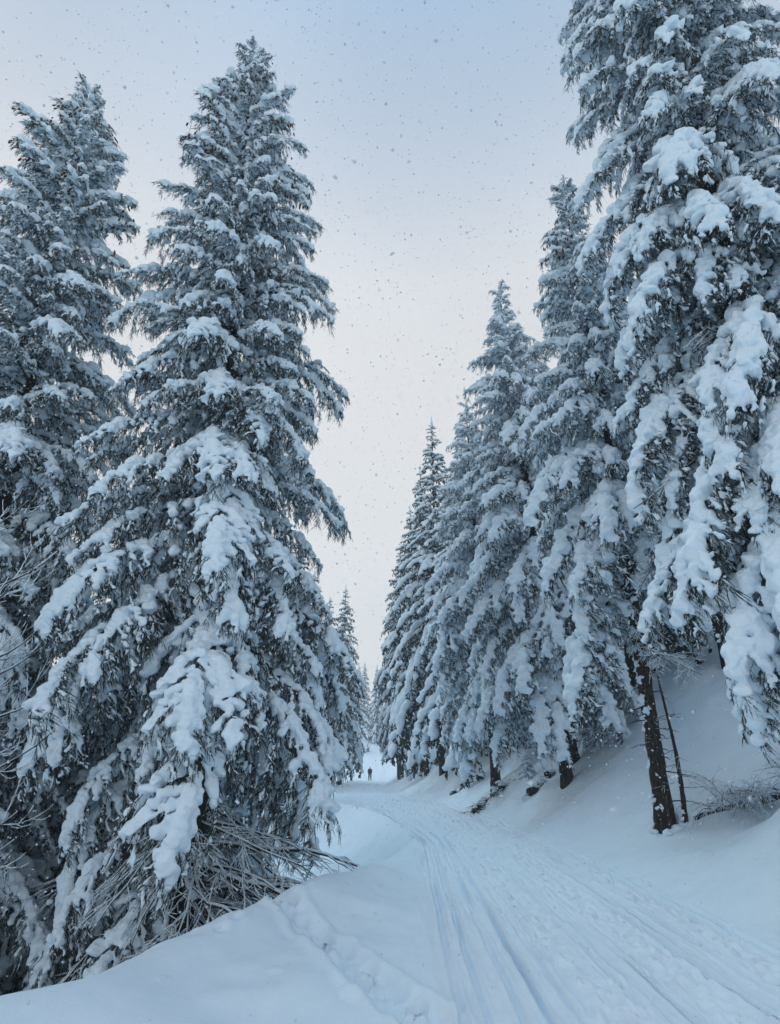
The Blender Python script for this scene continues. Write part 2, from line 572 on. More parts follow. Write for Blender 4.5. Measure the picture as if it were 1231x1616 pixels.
def slivers(acc, P, D, Ln, rng, wid, droop=0.3, mid=0):
    """frost and caught snow lying along the top of twigs"""
    if not len(P):
        return
    n = len(P)
    s0 = rng.uniform(0.0, 0.3, n); s1 = rng.uniform(0.6, 1.0, n)
    def at(s):
        q = P + D * (Ln * s)[:, None]
        q[:, 2] -= droop * Ln * s * s
        return q
    a, b, m = at(s0), at(s1), at((s0 + s1) / 2)
    side = np.cross(unit(b - a), [0, 0, 1.0]); side = unit(side + rng.normal(0, 0.15, side.shape))
    up = unit(np.cross(side, unit(b - a)))
    w = (wid * rng.uniform(0.6, 1.5, n))[:, None]
    v = np.stack([a, b, m + side * w, m - side * w, m + up * w * 1.1, m - up * w * 0.3], 1).reshape(-1, 3)
    f = np.array([[0, 2, 4], [0, 4, 3], [1, 4, 2], [1, 3, 4], [0, 5, 2], [0, 3, 5], [1, 2, 5], [1, 5, 3]])
    acc.add(v, (np.arange(n)[:, None, None] * 6 + f[None]).reshape(-1, 3), mid)

def bough(seed, L, a0, a1, width=0.36, droop=(15, 75), fat=1.0, cover=0.92, lod=0, cones=0, frost=0.45, thin=1.0, tuft=0.34):
    """returns (wood+needle Acc, snow Acc, spine)"""
    rng = np.random.default_rng(seed)
    sp, sd = spine_curve(L, a0, a1, 26, 1.2, 0.12, rng)
    A, S = Acc(), Acc()
    sides = 6 if lod == 0 else 3
    A.add(*tube(sp[::1 if lod == 0 else 5], np.linspace(0.012 + 0.010 * L, 0.004, len(sp[::1 if lod == 0 else 5])), sides), 1)
    step = (0.085, 0.13, 0.26)[lod]
    s = 0.10 * L
    cen, rad = [], []
    TP, TD, TL = [], [], []
    k = 0
    up = np.array([0, 0, 1.0])
    def at_spine(t):
        f = np.clip(t / L, 0, 1) * (len(sp) - 1)
        i = min(int(f), len(sp) - 2); q = f - i
        return sp[i] * (1 - q) + sp[i + 1] * q, unit(sd[i] * (1 - q) + sd[i + 1] * q)
    lump = rng.uniform(0, 6, 3)
    while s < L * 0.995:
        t = s / L
        p, d = at_spine(s)
        side = 1 if k % 2 else -1
        ll = width * L * min(1, 0.35 + t / 0.3) * (1.03 - t) ** 0.62 * rng.choice([0.55, 0.8, 1.0, 1.2, 1.4])
        ll = max(ll, 0.10)
        lat = np.array([-d[1], d[0], 0]) * side
        lat = unit(lat)
        fw = math.radians(rng.uniform(22, 66))
        n = 7
        q = np.linspace(0, 1, n)
        dr = np.radians(droop[0] + (droop[1] - droop[0]) * q ** 0.8 + rng.normal(0, 8))
        hdir = unit(lat * math.cos(fw) + unit(d * [1, 1, 0.5]) * math.sin(fw))
        dirs = hdir[None, :] * np.cos(dr)[:, None] - up[None, :] * np.sin(dr)[:, None]
        lp = p + np.concatenate([[[0, 0, 0]], np.cumsum(0.5 * (dirs[1:] + dirs[:-1]), 0)]) * (ll / (n - 1))
        if lod == 0:
            A.add(*tube(lp[::2], np.linspace(0.007, 0.002, len(lp[::2])), 3), 1)
        # twigs off the lateral
        ts = (0.042, 0.13, 0.16)[lod] / thin
        for x in np.arange(0.02, ll, ts):
            f = x / ll * (n - 1); i = min(int(f), n - 2); g = f - i
            b = lp[i] * (1 - g) + lp[i + 1] * g
            ld = unit(dirs[i] * (1 - g) + dirs[i + 1] * g)
            sgn = 1 if rng.random() < 0.5 else -1
            out = unit(np.cross(ld, up)) * sgn
            hang = rng.uniform(0.15, 1.0)
            td = unit(ld * rng.uniform(0.5, 1.0) + out * rng.uniform(0.2, 0.75) - up * hang)
            tl = rng.uniform(0.07, 0.17) * (1.0 if lod < 2 else 1.6) * min(1, 0.6 + 0.4 * L)
            TP.append(b); TD.append(td); TL.append(tl)
            if rng.random() < 0.8:      # flat spray under the snow
                o2 = unit(np.cross(ld, up)) * (1 if rng.random() < 0.5 else -1)
                TP.append(b - up * 0.012); TD.append(unit(ld * 0.7 + o2 * rng.uniform(0.4, 1.1) - up * rng.uniform(0.05, 0.35))); TL.append(tl * rng.uniform(0.9, 1.3))
            if lod == 0:
                if rng.random() < 0.5:      # finer twigs hanging off it
                    TP.append(b + td * tl * rng.uniform(0.4, 0.9)); TD.append(unit(td + rng.normal(0, 0.45, 3) - up * 0.5)); TL.append(tl * rng.uniform(0.6, 1.1))
                if rng.random() < tuft * cover:
                    for g2 in np.arange(0.25, rng.uniform(0.5, 1.0), 0.2):
                        r = rng.uniform(0.016, 0.030) * (0.7 + 0.3 * fat)
                        cen.append(b + td * tl * g2 + up * (r * 0.6 - 0.3 * tl * g2 * g2)); rad.append(r)
        # end of the lateral
        TP.append(lp[-1]); TD.append(dirs[-1]); TL.append(0.09)
        # snow along the lateral: a soft tongue, fatter towards its rounded end
        if rng.random() < cover:
            r0 = fat * (0.033 + 0.0075 * min(L, 3.0)) * rng.uniform(0.5, 1.45)
            if lod == 2: r0 *= 1.65
            if lod == 1: r0 *= 1.4
            end = rng.uniform(0.3, 0.92)
            x = rng.uniform(0, 0.15) * ll
            w0, w1 = rng.uniform(0, 6, 2)
            while x < end * ll:
                f = x / ll * (n - 1); i = min(int(f), n - 2); g = f - i
                b = lp[i] * (1 - g) + lp[i + 1] * g
                r = r0 * (0.72 + 0.5 * (x / (end * ll)) ** 1.5) * (1 + 0.4 * math.sin(x / r0 * 1.1 + w0) * math.sin(x / r0 * 0.43 + w1)) * rng.uniform(0.8, 1.2)
                cen.append(b + up * r * 0.75 + rng.normal(0, 0.22 * r, 3)); rad.append(r)
                x += r * 0.85
        s += step * rng.uniform(0.75, 1.3)
        k += 1
    # snow along the spine
    x = 0.07 * L
    while x < L * 0.985:
        p, d = at_spine(x)
        t = x / L
        r = fat * (0.042 + 0.009 * min(L, 3.0)) * (0.55 + 0.75 * math.sin(math.pi * min(1, t * 0.85 + 0.08)) ** 0.8)
        r *= (1 + 0.42 * math.sin(x * 9.1 / fat + lump[0]) * math.sin(x * 3.3 + lump[1])) * rng.uniform(0.85, 1.15)
        if lod: r *= 1.45
        cen.append(p + up * r * 0.7 + rng.normal(0, 0.2 * r, 3)); rad.append(r)
        x += r * (0.55 if rng.random() > 0.12 else 2.2)
    # twigs hanging from the spine
    for x in np.arange(0.12 * L, L, (0.03, 0.09, 0.14)[lod] / thin):
        p, d = at_spine(x)
        out = unit(np.array([-d[1], d[0], 0])) * (1 if rng.random() < 0.5 else -1)
        td = unit(d * rng.uniform(0.2, 1) + out * rng.uniform(0.1, 0.8) - up * rng.uniform(0.2, 1.0))
        TP.append(p); TD.append(td); TL.append(rng.uniform(0.1, 0.22) * (1.15 - 0.6 * x / L) * (1.0 if lod < 2 else 1.5) * min(1, 0.6 + 0.4 * L))
    TP, TD, TL = np.array(TP), np.array(TD), np.array(TL)
    if lod == 0:
        needles(A, TP, TD, TL, rng, 18, 0.0195, 0.0068)
    elif lod == 1:
        needles(A, TP, TD, TL, rng, 4, 0.07, 0.036)
    else:
        needles(A, TP, TD, TL, rng, 2, 0.13, 0.08)
    vox = (0.019, 0.055, 0.075)[lod] * (1.25 if (fat > 1.3 and lod == 0) else 1.0)
    cen, rad = np.array(cen), np.maximum(np.array(rad), vox * 0.75)
    v, q = blobs(cen, rad, vox)
    if lod < 2: v = lumpy(v, 0.75 + 0.25 * fat)
    S.add(v, q)
    pick = rng.random(len(TP)) < frost
    slivers(S, TP[pick], TD[pick], TL[pick], rng, (0.0085, 0.018, 0.04)[lod])
    if cones:
        for c in range(cones):
            p, d = at_spine(L * rng.uniform(0.45, 1.0))
            c0 = p + np.array([0, rng.normal(0, 0.1), -0.03])
            A.add(*tube([c0, c0 - up * 0.03, c0 - up * 0.08, c0 - up * 0.125], [0.008, 0.02, 0.021, 0.006], 6), 2)
    return A, S, sp

def dead_bough(seed, L, a0=-8, a1=-30, sub=13):
    """bare lower limb, a line of snow along every twig"""
    rng = np.random.default_rng(seed)
    A, S = Acc(), Acc()
    up = np.array([0, 0, 1.0])
    def limb(p0, d0, ln, r, sag, depth):
        n = 9
        q = np.linspace(0, 1, n)
        d = unit(d0)
        side = unit(np.cross(d, up))
        bend = rng.normal(0, 0.5)
        dirs = unit(d[None] - up * (sag * q ** 1.3)[:, None] + side * (bend * q)[:, None] + rng.normal(0, 0.10, (n, 3)))
        p = p0 + np.concatenate([[[0, 0, 0]], np.cumsum(dirs[1:], 0)]) * (ln / (n - 1))
        rr = np.linspace(r, max(0.0025, r * 0.25), n)
        A.add(*tube(p, rr, 5 if depth == 0 else 4), 0)
        sr = (0.003 + rr * 0.6) * rng.uniform(0.5, 1.4, n)
        sr[-1] *= 0.4
        S.add(*tube(p + up * (rr * 0.8 + sr * 0.6)[:, None], sr, 6, rng, 0.12))
        if depth < 2:
            m = sub if depth == 0 else 5
            for j in range(m):
                t = rng.uniform(0.25, 0.97)
                i = int(t * (n - 1))
                lat = side * (1 if rng.random() < .5 else -1)
                limb(p[i], dirs[i] * 0.8 + lat * rng.uniform(0.4, 0.9) - up * rng.uniform(0.0, 0.35), ln * rng.uniform(0.25, 0.5) * (1.1 - t * 0.6), rr[i] * 0.55, sag * 0.8, depth + 1)
    limb(np.zeros(3), np.array([math.cos(R(a0)), 0, math.sin(R(a0))]), L, 0.010 + 0.006 * L, math.tan(R(-a1)) * 0.7, 0)
    return A, S

LIB = {}
def lib_add(style, seed, L, a0, a1, **kw):
    A, S, sp = bough(seed, L, a0, a1, **kw)
    me = A.mesh('branch', [M_NEEDLE, M_BARK, M_CONE], smooth=False)
    sm = S.mesh('snow', [M_SNOW])
    LIB.setdefault(style, []).append((L, me, sm, sp[-1].copy(), A.tris() + S.tris()))

for i in range(4): lib_add('full', 100 + i, 3.0, 2 + 4 * i, -48 - 4 * i, width=0.36, fat=0.84, frost=0.34, tuft=0.5)
for i in range(4): lib_add('full', 110 + i, 2.1, 4 + 3 * i, -42 - 4 * i, width=0.36, fat=1.0, frost=0.34, tuft=0.5)
for i in range(3): lib_add('full', 120 + i, 1.35, 6 + 4 * i, -34, width=0.38, fat=1.3, frost=0.34, tuft=0.4)
for i in range(3): lib_add('full', 130 + i, 0.75, 12, -15 - 8 * i, width=0.42, droop=(5, 50), fat=1.5)
for i in range(3): lib_add('frosted', 150 + i, 2.5, 3 + 4 * i, -46 - 4 * i, width=0.34, fat=1.1, frost=0.5, tuft=0.5, cover=0.97)
for i in range(3): lib_add('frosted', 160 + i, 1.5, 6 + 4 * i, -38, width=0.37, fat=1.18, frost=0.5, tuft=0.5, cover=0.97)
for i in range(2): lib_add('frosted', 170 + i, 0.8, 10, -20 - 6 * i, width=0.42, droop=(5, 50), fat=1.4, frost=0.75, tuft=0.6, cover=0.97)
for i in range(4): lib_add('heavy', 200 + i, 2.9, 0 + 4 * i, -50 - 5 * i, width=0.34, fat=1.02, cover=0.9, frost=0.32, tuft=0.5)
for i in range(4): lib_add('heavy', 210 + i, 2.0, 2 + 4 * i, -46 - 5 * i, width=0.34, fat=1.08, cover=0.9, frost=0.32, tuft=0.5)
for i in range(2): lib_add('heavy', 220 + i, 1.3, 6, -38, width=0.38, fat=1.08, cover=0.9, frost=0.32, tuft=0.5)
for i in range(2): lib_add('coned', 300 + i, 1.5, 8, -36, width=0.36, cones=16, fat=1.35)
for i in range(2): lib_add('coned', 310 + i, 0.9, 12, -25, width=0.40, cones=10, droop=(5, 55), fat=1.5)
DEAD = []
for i in range(4):
    A, S = dead_bough(400 + i, (2.6, 2.0, 1.5, 2.9)[i])
    DEAD.append(((2.6, 2.0, 1.5, 2.9)[i], A.mesh('dead_branch', [M_BARK]), S.mesh('snow', [M_SNOW]), A.tris() + S.tris()))
print('library tris', sum(b[-1] for l in LIB.values() for b in l), sum(d[-1] for d in DEAD), time.time() - T0)

def trunk_acc(pts_fn, z0, z1, r0, r1, seed, segs=110, sides=18, stubs=0):
    rng = np.random.default_rng(seed)
    t = np.linspace(0, 1, segs)
    p = np.array([pts_fn(a) for a in t])
    flare = 1 + 0.35 * np.exp(-t * (z1 - z0) / 0.35)
    A = Acc()
    A.add(*tube(p, (r0 + (r1 - r0) * t) * flare, sides, rng, 0.11))
    S = Acc()
    for k in range(stubs):
        a = rng.uniform(0.02, 0.45); b = np.array(pts_fn(a)); ph = rng.uniform(0, 6.28)
        d = np.array([math.cos(ph), math.sin(ph), rng.uniform(-0.3, 0.2)])
        ln = rng.uniform(0.12, 0.5)
        A.add(*tube([b + d * r0 * 0.5, b + d * (r0 + ln * 0.5), b + d * (r0 + ln) - np.array([0, 0, 0.05])], [0.014, 0.010, 0.004], 5))
    return A

def spruce(label, base, apex, zc, prof, style='full', seed=1, whorl=0.40, per=5, group=None, r0=0.2, pitch=(-30, 22), coned=False, dead=0, dead_z=(0.5, 4), stubs=0, skip=None, snowbits=0, jitter=0.18):
    """prof: [(height above ground, crown radius)...]"""
    rng = np.random.default_rng(seed)
    base = np.array(base, float); apex = np.array(apex, float)
    H = apex[2] - base[2]
    root = empty('spruce_tree', base, label, 'tree', group)
    bend = rng.normal(0, 0.006 * H, 2)
    def axis(t):
        q = (apex - base) * t
        q[:2] += bend * math.sin(math.pi * t)
        return q
    tr = trunk_acc(lambda t: axis(t) + (np.array([0, 0, -0.4]) if t == 0 else 0), 0, H, r0, 0.012, seed, stubs=stubs)
    tko = link('trunk', tr.mesh('trunk', [M_BARK]), root)
    if snowbits:
        cen, rad = [], []
        for k in range(snowbits):
            t = rng.uniform(0.003, 0.3); ph = rng.normal(math.pi * 0.95, 0.8)
            a = axis(t); rr = r0 * (1 - t) * (1 + 0.7 * math.exp(-t * H / .35))
            for j in range(rng.integers(3, 9)):
                p2 = ph + rng.normal(0, 0.2)
                cen.append(a + np.array([math.cos(p2) * rr * 0.99, math.sin(p2) * rr * 0.99, rng.normal(0, 0.035)])); rad.append(rng.uniform(0.022, 0.05))
        for k in range(26):         # snow banked up round the foot
            p2 = rng.uniform(0, 6.28); rr = r0 * 1.4 + rng.uniform(0, .10)
            cen.append(np.array([math.cos(p2) * rr, math.sin(p2) * rr, hz(base[0] + math.cos(p2) * rr, base[1] + math.sin(p2) * rr) - base[2] + rng.uniform(-.02, .05)])); rad.append(rng.uniform(.05, .09))
        v, q = blobs(cen, rad, 0.016)
        v = lumpy(v, 1.3)
        link('snow', make_mesh('snow', v, [q], [M_SNOW]), tko)['kind'] = 'stuff'
    ph_, pr_ = zip(*prof)
    z = zc; az = rng.uniform(0, 6.28); cnt = 0
    while z < H - 0.25:
        t = z / H
        tt = (z - zc) / (H - zc)
        r = float(np.interp(z, ph_, pr_))
        n = per if r > 0.8 else max(4, per - 1)
        for j in range(n):
            phi = az + j * 2 * math.pi / n + rng.normal(0, 0.22)
            zz = z + rng.uniform(-0.5, 0.5) * whorl
            if skip and skip(phi, zz):
                continue
            rr = r * rng.uniform(1 - jitter * 1.6, 1 + jitter)
            pt = R(pitch[0] + (pitch[1] - pitch[0]) * tt + rng.normal(0, 7))
            lib = LIB[style]
            if coned and tt > 0.72 and rng.random() < 0.6: lib = LIB['coned']
            if style == 'heavy' and rr < 0.9: lib = LIB['full']
            best = None
            for (L, me, sm, tip, _) in lib:
                ext = tip[0] * math.cos(pt) - tip[2] * math.sin(pt)
                sc = rr / max(ext, 0.2 * L)
                c = abs(math.log(max(sc, 1e-3))) + rng.uniform(0, 0.3)
                if best is None or c < best[0]:
                    best = (c, sc, me, sm)
            _, sc, me, sm = best
            sc = min(max(sc, 0.55), 1.4)
            o = link('branch', me, root)
            a = axis(min(1, zz / H))
            o.location = a
            o.rotation_euler = Euler((rng.normal(0, 0.16), -pt, phi), 'XYZ')
            fl = -1 if rng.random() < 0.5 else 1
            o.scale = (sc, sc * fl * rng.uniform(0.9, 1.12), sc * rng.uniform(0.9, 1.12))
            s = link('snow', sm, o)
            cnt += 1
        az += 0.9 + rng.uniform(0, 0.8)
        z += whorl * (1.0 - 0.30 * tt) * rng.uniform(0.85, 1.15)
    # leading shoot
    A, S, sp = bough(seed + 900, 0.75, 84, 88, width=0.22, droop=(-25, 20), fat=0.75)
    o = link('treetop', A.mesh('treetop', [M_NEEDLE, M_BARK, M_CONE], False), root)
    o.location = axis(1.0 - 0.55 / H)
    link('snow', S.mesh('snow', [M_SNOW]), o)
    for k in range(dead):
        L, me, sm, _ = DEAD[k % len(DEAD)]
        o = link('dead_branch', me, root)
        zz = rng.uniform(*dead_z)
        o.location = axis(zz / H)
        phi = rng.uniform(0, 6.28)
        if dead > 30 and k % 6 == 0:        # long bare limbs reaching over the bank
            phi = rng.uniform(-1.2, 0.25)
            o.location = axis(rng.uniform(1.3, 2.9) / H)
        tilt = R(rng.uniform(-22, 2)) if dead > 30 and k % 6 == 0 else R(rng.uniform(-8, 28))
        o.rotation_euler = Euler((rng.normal(0, 0.3), tilt, phi), 'XYZ')
        k_ = rng.uniform(1.15, 1.45) if dead > 30 and k % 6 == 0 else rng.uniform(0.75, 1.2)
        o.scale = (k_, k_, k_)
        link('snow', sm, o)
    return root, cnt

G_LEFT = 'tall snowy spruces standing left of the road'
G_RIGHT = 'tall snowy spruces standing right of the road'
G_FARR = 'snowy spruces receding along the right side of the road'
G_FARL = 'snowy spruces receding along the left side of the road'
total = 0
def T(*a, **k):
    global total
    r, c = spruce(*a, **k); total += c
    return r

T('tallest snow-laden spruce on the left, bare twigs at its foot below the snow bank', (-3.2, 11.5, hz(-3.2, 11.5)), (-4.2, 11.5, 21.9), 0.9,
  [(0, 2.2), (3, 2.45), (6, 2.6), (10.5, 2.65), (17.5, 1.9), (20.5, 1.35), (22.4, 0.7), (23.6, 0.35)], seed=11, whorl=0.42, per=5, group=G_LEFT, r0=0.24, pitch=(-34, 20), coned=True, dead=76, dead_z=(0.2, 3.4), stubs=0,
  skip=lambda phi, z: (z < 3.6 and math.cos(phi - 0.1) > 0.3) or z < 4.6 and math.cos(phi + 1.0) > (-0.1 if z < 3.2 else 0.25) and math.sin(phi * 7 + z * 5) > -0.93)
T('tall snowy spruce cut off by the left edge, behind the tallest one', (-8.2, 12.2, hz(-8.2, 12.2)), (-9.1, 12.0, 20.6), 2.0,
  [(0, 2.8), (5, 3.0), (12, 2.6), (17.5, 2.1), (20.5, 1.5), (22.0, 0.95), (23.5, 0.4)], seed=23, whorl=0.50, per=6, group=G_LEFT, r0=0.24, pitch=(-30, 30), coned=True, dead=22, dead_z=(2, 9))
T('snowy spruce with a long bare leaning trunk, beside the dead sapling on the right bank', (5.3, 13.0, hz(5.3, 13)), (5.2, 13.0, 18.0), 4.6,
  [(0, 1.5), (4, 1.9), (8, 2.0), (13, 1.45), (15, 0.8), (16.4, 0.3)], style='frosted', seed=37, whorl=0.40, per=5, group=G_RIGHT, r0=0.165, pitch=(-32, 18), coned=True, dead=7, dead_z=(3.0, 5.5), stubs=40, snowbits=48,
  skip=lambda phi, z: z < 5.6 and math.cos(phi - 3.0) < 0.7)
T('huge snow-laden spruce at the right edge, cut off above, with the fattest snow pillows', (6.1, 8.0, hz(6.1, 8)), (6.3, 8.3, 26), 2.6,
  [(0, 1.9), (3, 2.0), (14, 2.05), (18, 1.9), (22, 1.3), (25, 0.4)], style='heavy', seed=41, whorl=0.46, per=6, group=G_RIGHT, r0=0.27, pitch=(-34, 20), dead=7, dead_z=(2.5, 7), skip=lambda phi, z: z < 3.1 and math.cos(phi - 2.75) > 0.5)
T('front one of two close snowy spruces with short bare trunks left of the leaning trunk', (5.1, 19.0, hz(5.1, 19)), (4.4, 19, 19.6), 3.4,
  [(0, 2.3), (3, 2.6), (9, 2.4), (14, 1.5), (16, 0.9), (17.6, 0.3)], style='frosted', seed=53, whorl=0.42, per=5, group=G_RIGHT, r0=0.16, pitch=(-34, 18))
T('rear one of two close snowy spruces with short bare trunks left of the leaning trunk', (5.75, 20.3, hz(5.75, 20.3)), (5.9, 20.3, 17.0), 3.6,
  [(0, 2.0), (4, 2.2), (9, 1.8), (13, 0.9), (15.2, 0.3)], style='frosted', seed=59, whorl=0.5, per=5, group=G_RIGHT, r0=0.14)
T('snowy spruce overhanging the dark twiggy roots at the foot of the right bank', (4.1, 25.5, hz(4.1, 25.5)), (3.75, 25.5, 18.2), 3.9,
  [(0, 2.4), (3, 2.6), (8, 2.4), (13, 1.4), (15.5, 0.8), (17, 0.3)], style='frosted', seed=61, whorl=0.45, per=5, group=G_RIGHT, r0=0.17, pitch=(-36, 18))
print('near boughs', total, time.time() - T0)

# ------------------------------------------------------------------ trees farther off: one crown each
def far_proto(seed, H, zc, prof, lod=2, whorl=0.6, per=5):
    rng = np.random.default_rng(seed)
    lib = []
    for i in range(4):
        lib.append((2.4, *bough(seed * 10 + i, 2.4, 4, -48 - 3 * i, width=0.33, lod=lod, frost=0.55, cover=0.97, fat=1.08)))
    for i in range(2):
        lib.append((1.2, *bough(seed * 10 + 5 + i, 1.2, 8, -35, width=0.40, lod=lod, frost=0.55, cover=0.97, fat=1.08)))
    A, S = Acc(), Acc()
    ph_, pr_ = zip(*prof)
    z = zc; az = 0.0
    while z < H - 0.2:
        tt = (z - zc) / (H - zc)
        r = float(np.interp(z, ph_, pr_))
        for j in range(per):
            rr = r * rng.uniform(0.72, 1.15)
            pt = R(-32 + 52 * tt + rng.normal(0, 7))
            L, a, s, sp = lib[rng.integers(4)] if rr > 1.15 else lib[4 + rng.integers(2)]
            ext = sp[-1][0] * math.cos(pt) - sp[-1][2] * math.sin(pt)
            sc = rr / ext
            M = (Matrix.Translation((0, 0, z + rng.uniform(-.25, .25))) @ Euler((rng.normal(0, .15), -pt, az + j * 6.283 / per + rng.normal(0, .2)), 'XYZ').to_matrix().to_4x4())
            Rm = np.array(M.to_3x3()); tr = np.array(M.translation)
            for src, dst in ((a, A), (s, S)):
                vv = np.concatenate(src.v) * np.array([sc, sc, sc])
                vv = vv @ Rm.T + tr
                n0 = dst.n
                dst.v.append(vv)
                for p, m in zip(src.p, src.m):
                    dst.p.append(p + n0); dst.m.append(m)
                dst.n += len(vv)
        az += 1.3 + rng.uniform(0, .5)
        z += whorl * (1 - 0.35 * tt) * rng.uniform(0.85, 1.15)
    k = [np.array([0, 0, H + 0.1]), np.array([0, 0, H - 0.7])]
    S.add(*tube([k[1], (k[0] + k[1]) / 2 + [.03, 0, 0], k[0]], [0.11, 0.09, 0.03], 6))
    trk = Acc()
    trk.add(*tube([[0, 0, -0.8], [0, 0, 0], [0.05, 0.03, H * 0.5], [0, 0, H]], [0.24, 0.19, 0.12, 0.02], 9))
    return H, trk.mesh('trunk', [M_BARK]), A.mesh('crown', [M_NEEDLE, M_BARK, M_CONE], False), S.mesh('snow', [M_SNOW]), A.tris() + S.tris()

FAR = [far_proto(71, 20, 3.3, [(0, 2.2), (3, 2.5), (9, 2.2), (15, 1.3), (18, .6), (20, .15)], lod=1, whorl=0.55),
       far_proto(72, 22, 3.8, [(0, 2.2), (4, 2.5), (11, 2.2), (17, 1.2), (20, .5), (22, .15)]),
       far_proto(73, 19, 3.2, [(0, 2.3), (3, 2.6), (8, 2.3), (14, 1.3), (17, .6), (19, .15)]),
       far_proto(74, 20, 4.7, [(0, 1.7), (6, 2.0), (9, 2.25), (11, 2.1), (16, 1.1), (18.5, .5), (20, .15)])]
print('far tris', [f[-1] for f in FAR], time.time() - T0)

frng = random.Random(3)
def far_tree(kind, x, y, top, label, group, lean=0.0, rot=None):
    H, tk, cw, sn, _ = FAR[kind]
    zb = hz(x, y)
    root = empty('spruce_tree', (x, y, zb), label, 'tree', group)
    k = (top - zb) / H
    w_ = (0.5 + 0.5 * k) * (1.0 if y > 38 or x < -1 else 1.12)
    root.scale = (w_ * frng.uniform(.95, 1.1), w_ * frng.uniform(.95, 1.1), k)
    root.rotation_euler = (0, lean, frng.uniform(0, 6.28) if rot is None else rot)
    link('trunk', tk, root)
    c = link('crown', cw, root)
    link('snow', sn, c)
    return root

far_tree(0, 5.8, 31.0, 20.6, 'snowy spruce right behind the one overhanging the dark twiggy roots', G_FARR)
far_tree(0, 4.4, 35.0, 21.5, 'snowy spruce in the right row just in front of the tallest pointed one', G_FARR)
far_tree(1, 3.2, 40.0, 26.3, 'tallest pointed spruce of the receding right row, just past the bend', G_FARR)
NTH = iter(('first', 'second', 'third', 'fourth', 'fifth', 'sixth', 'seventh', 'eighth'))
for kd, x, y, top in [(2, 2.7, 48, 26.3), (3, 2.0, 55, 25.4), (3, 1.1, 62, 23.9), (3, 1.0, 70, 21.8), (3, 1.0, 78, 20.8)]:
    NTH_ = next(NTH)
    far_tree(kd, x, y, top, NTH_ + ' spruce behind the tallest pointed one in the right row up the road', G_FARR)
for kd, x, y, top, lb in [
        (3, 9.6, 17.5, 15, 'snowy spruce on the right hillside, its stem showing just right of the leaning dark trunk'),
        (3, 8.8, 22.5, 16.5, 'snowy spruce on the right hillside, glimpsed behind the middle of the leaning dark trunk'),
        (0, 11.2, 26, 18, 'snowy spruce on the right hillside, low branches at the top of the snow slope'),
        (3, 11.5, 21, 19, 'snowy spruce highest up the right hillside, nearly hidden behind the others')]:
    far_tree(kd, x, y, top, lb, 'snowy spruces up the right hillside')
NTH = iter(('nearest', 'second', 'third', 'fourth', 'fifth', 'farthest'))
for kd, x, y, top in [(3, -6.9, 53, 18), (3, -7.2, 60, 18.5), (3, -6.7, 66, 19), (3, -5.5, 73, 22.2), (3, -6.9, 80, 19), (3, -6.6, 88, 19)]:
    far_tree(kd, x, y, top, next(NTH) + ' of the bare-stemmed snowy spruces lining the far left edge of the road', G_FARL)
for kd, x, y, top, lb in [
        (0, -7.6, 16.5, 10.5, 'low snowy spruce in the hollow between the two tall spruces on the left'),
        (0, -5.6, 20, 11, 'snowy spruce in the hollow, glimpsed through the bare twigs of the tallest one'),
        (0, -11.5, 17.5, 13.5, 'snowy spruce in the hollow behind the spruce at the left edge'),
        (0, -5.8, 14.2, 5.5, 'shortest snowy spruce in the hollow, at bottom left behind the bare tree'),
        (3, -5.6, 35, 15, 'snowy spruce just right of the tall front spruce, between it and the road')]:
    far_tree(kd, x, y, top, lb, 'snowy spruces in the hollow on the left')
NTH = iter(('leftmost', 'middle one', 'rightmost'))
for kd, x, y, top in [(2, -7.5, 150, 24), (2, -7, 172, 28), (1, -3.5, 168, 27)]:
    far_tree(kd, x, y, top, next(NTH) + ' of the faint spruces closing the far end of the road', 'snowy spruces closing the far end of the road')

# ------------------------------------------------------------------ small things on the banks
UP = np.array([0, 0, 1.0])
def twiggy(rng, p0, d0, ln, r, A, S, depth, kids, sag=0.1, snow=1.0, curl=0.0, spread=0.7):
    n = 8
    q = np.linspace(0, 1, n)
    d = unit(d0)
    side = unit(np.cross(d, UP) + 1e-6)
    dirs = unit(d[None] - UP * (sag * q)[:, None] + UP * (curl * q ** 1.5)[:, None] + side * (rng.normal(0, 0.2) * q)[:, None] + rng.normal(0, 0.05, (n, 3)))
    p = np.asarray(p0) + np.concatenate([[[0, 0, 0]], np.cumsum(dirs[1:], 0)]) * (ln / (n - 1))
    rr = np.linspace(r, max(0.002, r * 0.25), n)
    A.add(*tube(p, rr, 6 if depth == 0 else 4, rng, 0.08))
    if snow and abs(d[2]) < 0.93:
        sr = (0.003 + rr * 0.62) * rng.uniform(0.4, 1.4, n) * snow
        S.add(*tube(p + UP * (rr * 0.6 + sr * 0.5)[:, None], sr, 6, rng, 0.12))
    if depth < len(kids):
        for j in range(kids[depth]):
            t = rng.uniform(0.2, 0.97); i = int(t * (n - 1))
            ph = rng.uniform(0, 6.28)
            b = np.cross(dirs[i], side)
            lat = side * math.cos(ph) + b * math.sin(ph)
            twiggy(rng, p[i], dirs[i] * 0.6 + lat * spread, ln * rng.uniform(0.25, 0.5), rr[i] * 0.55, A, S, depth + 1, kids, sag, snow, curl, spread)

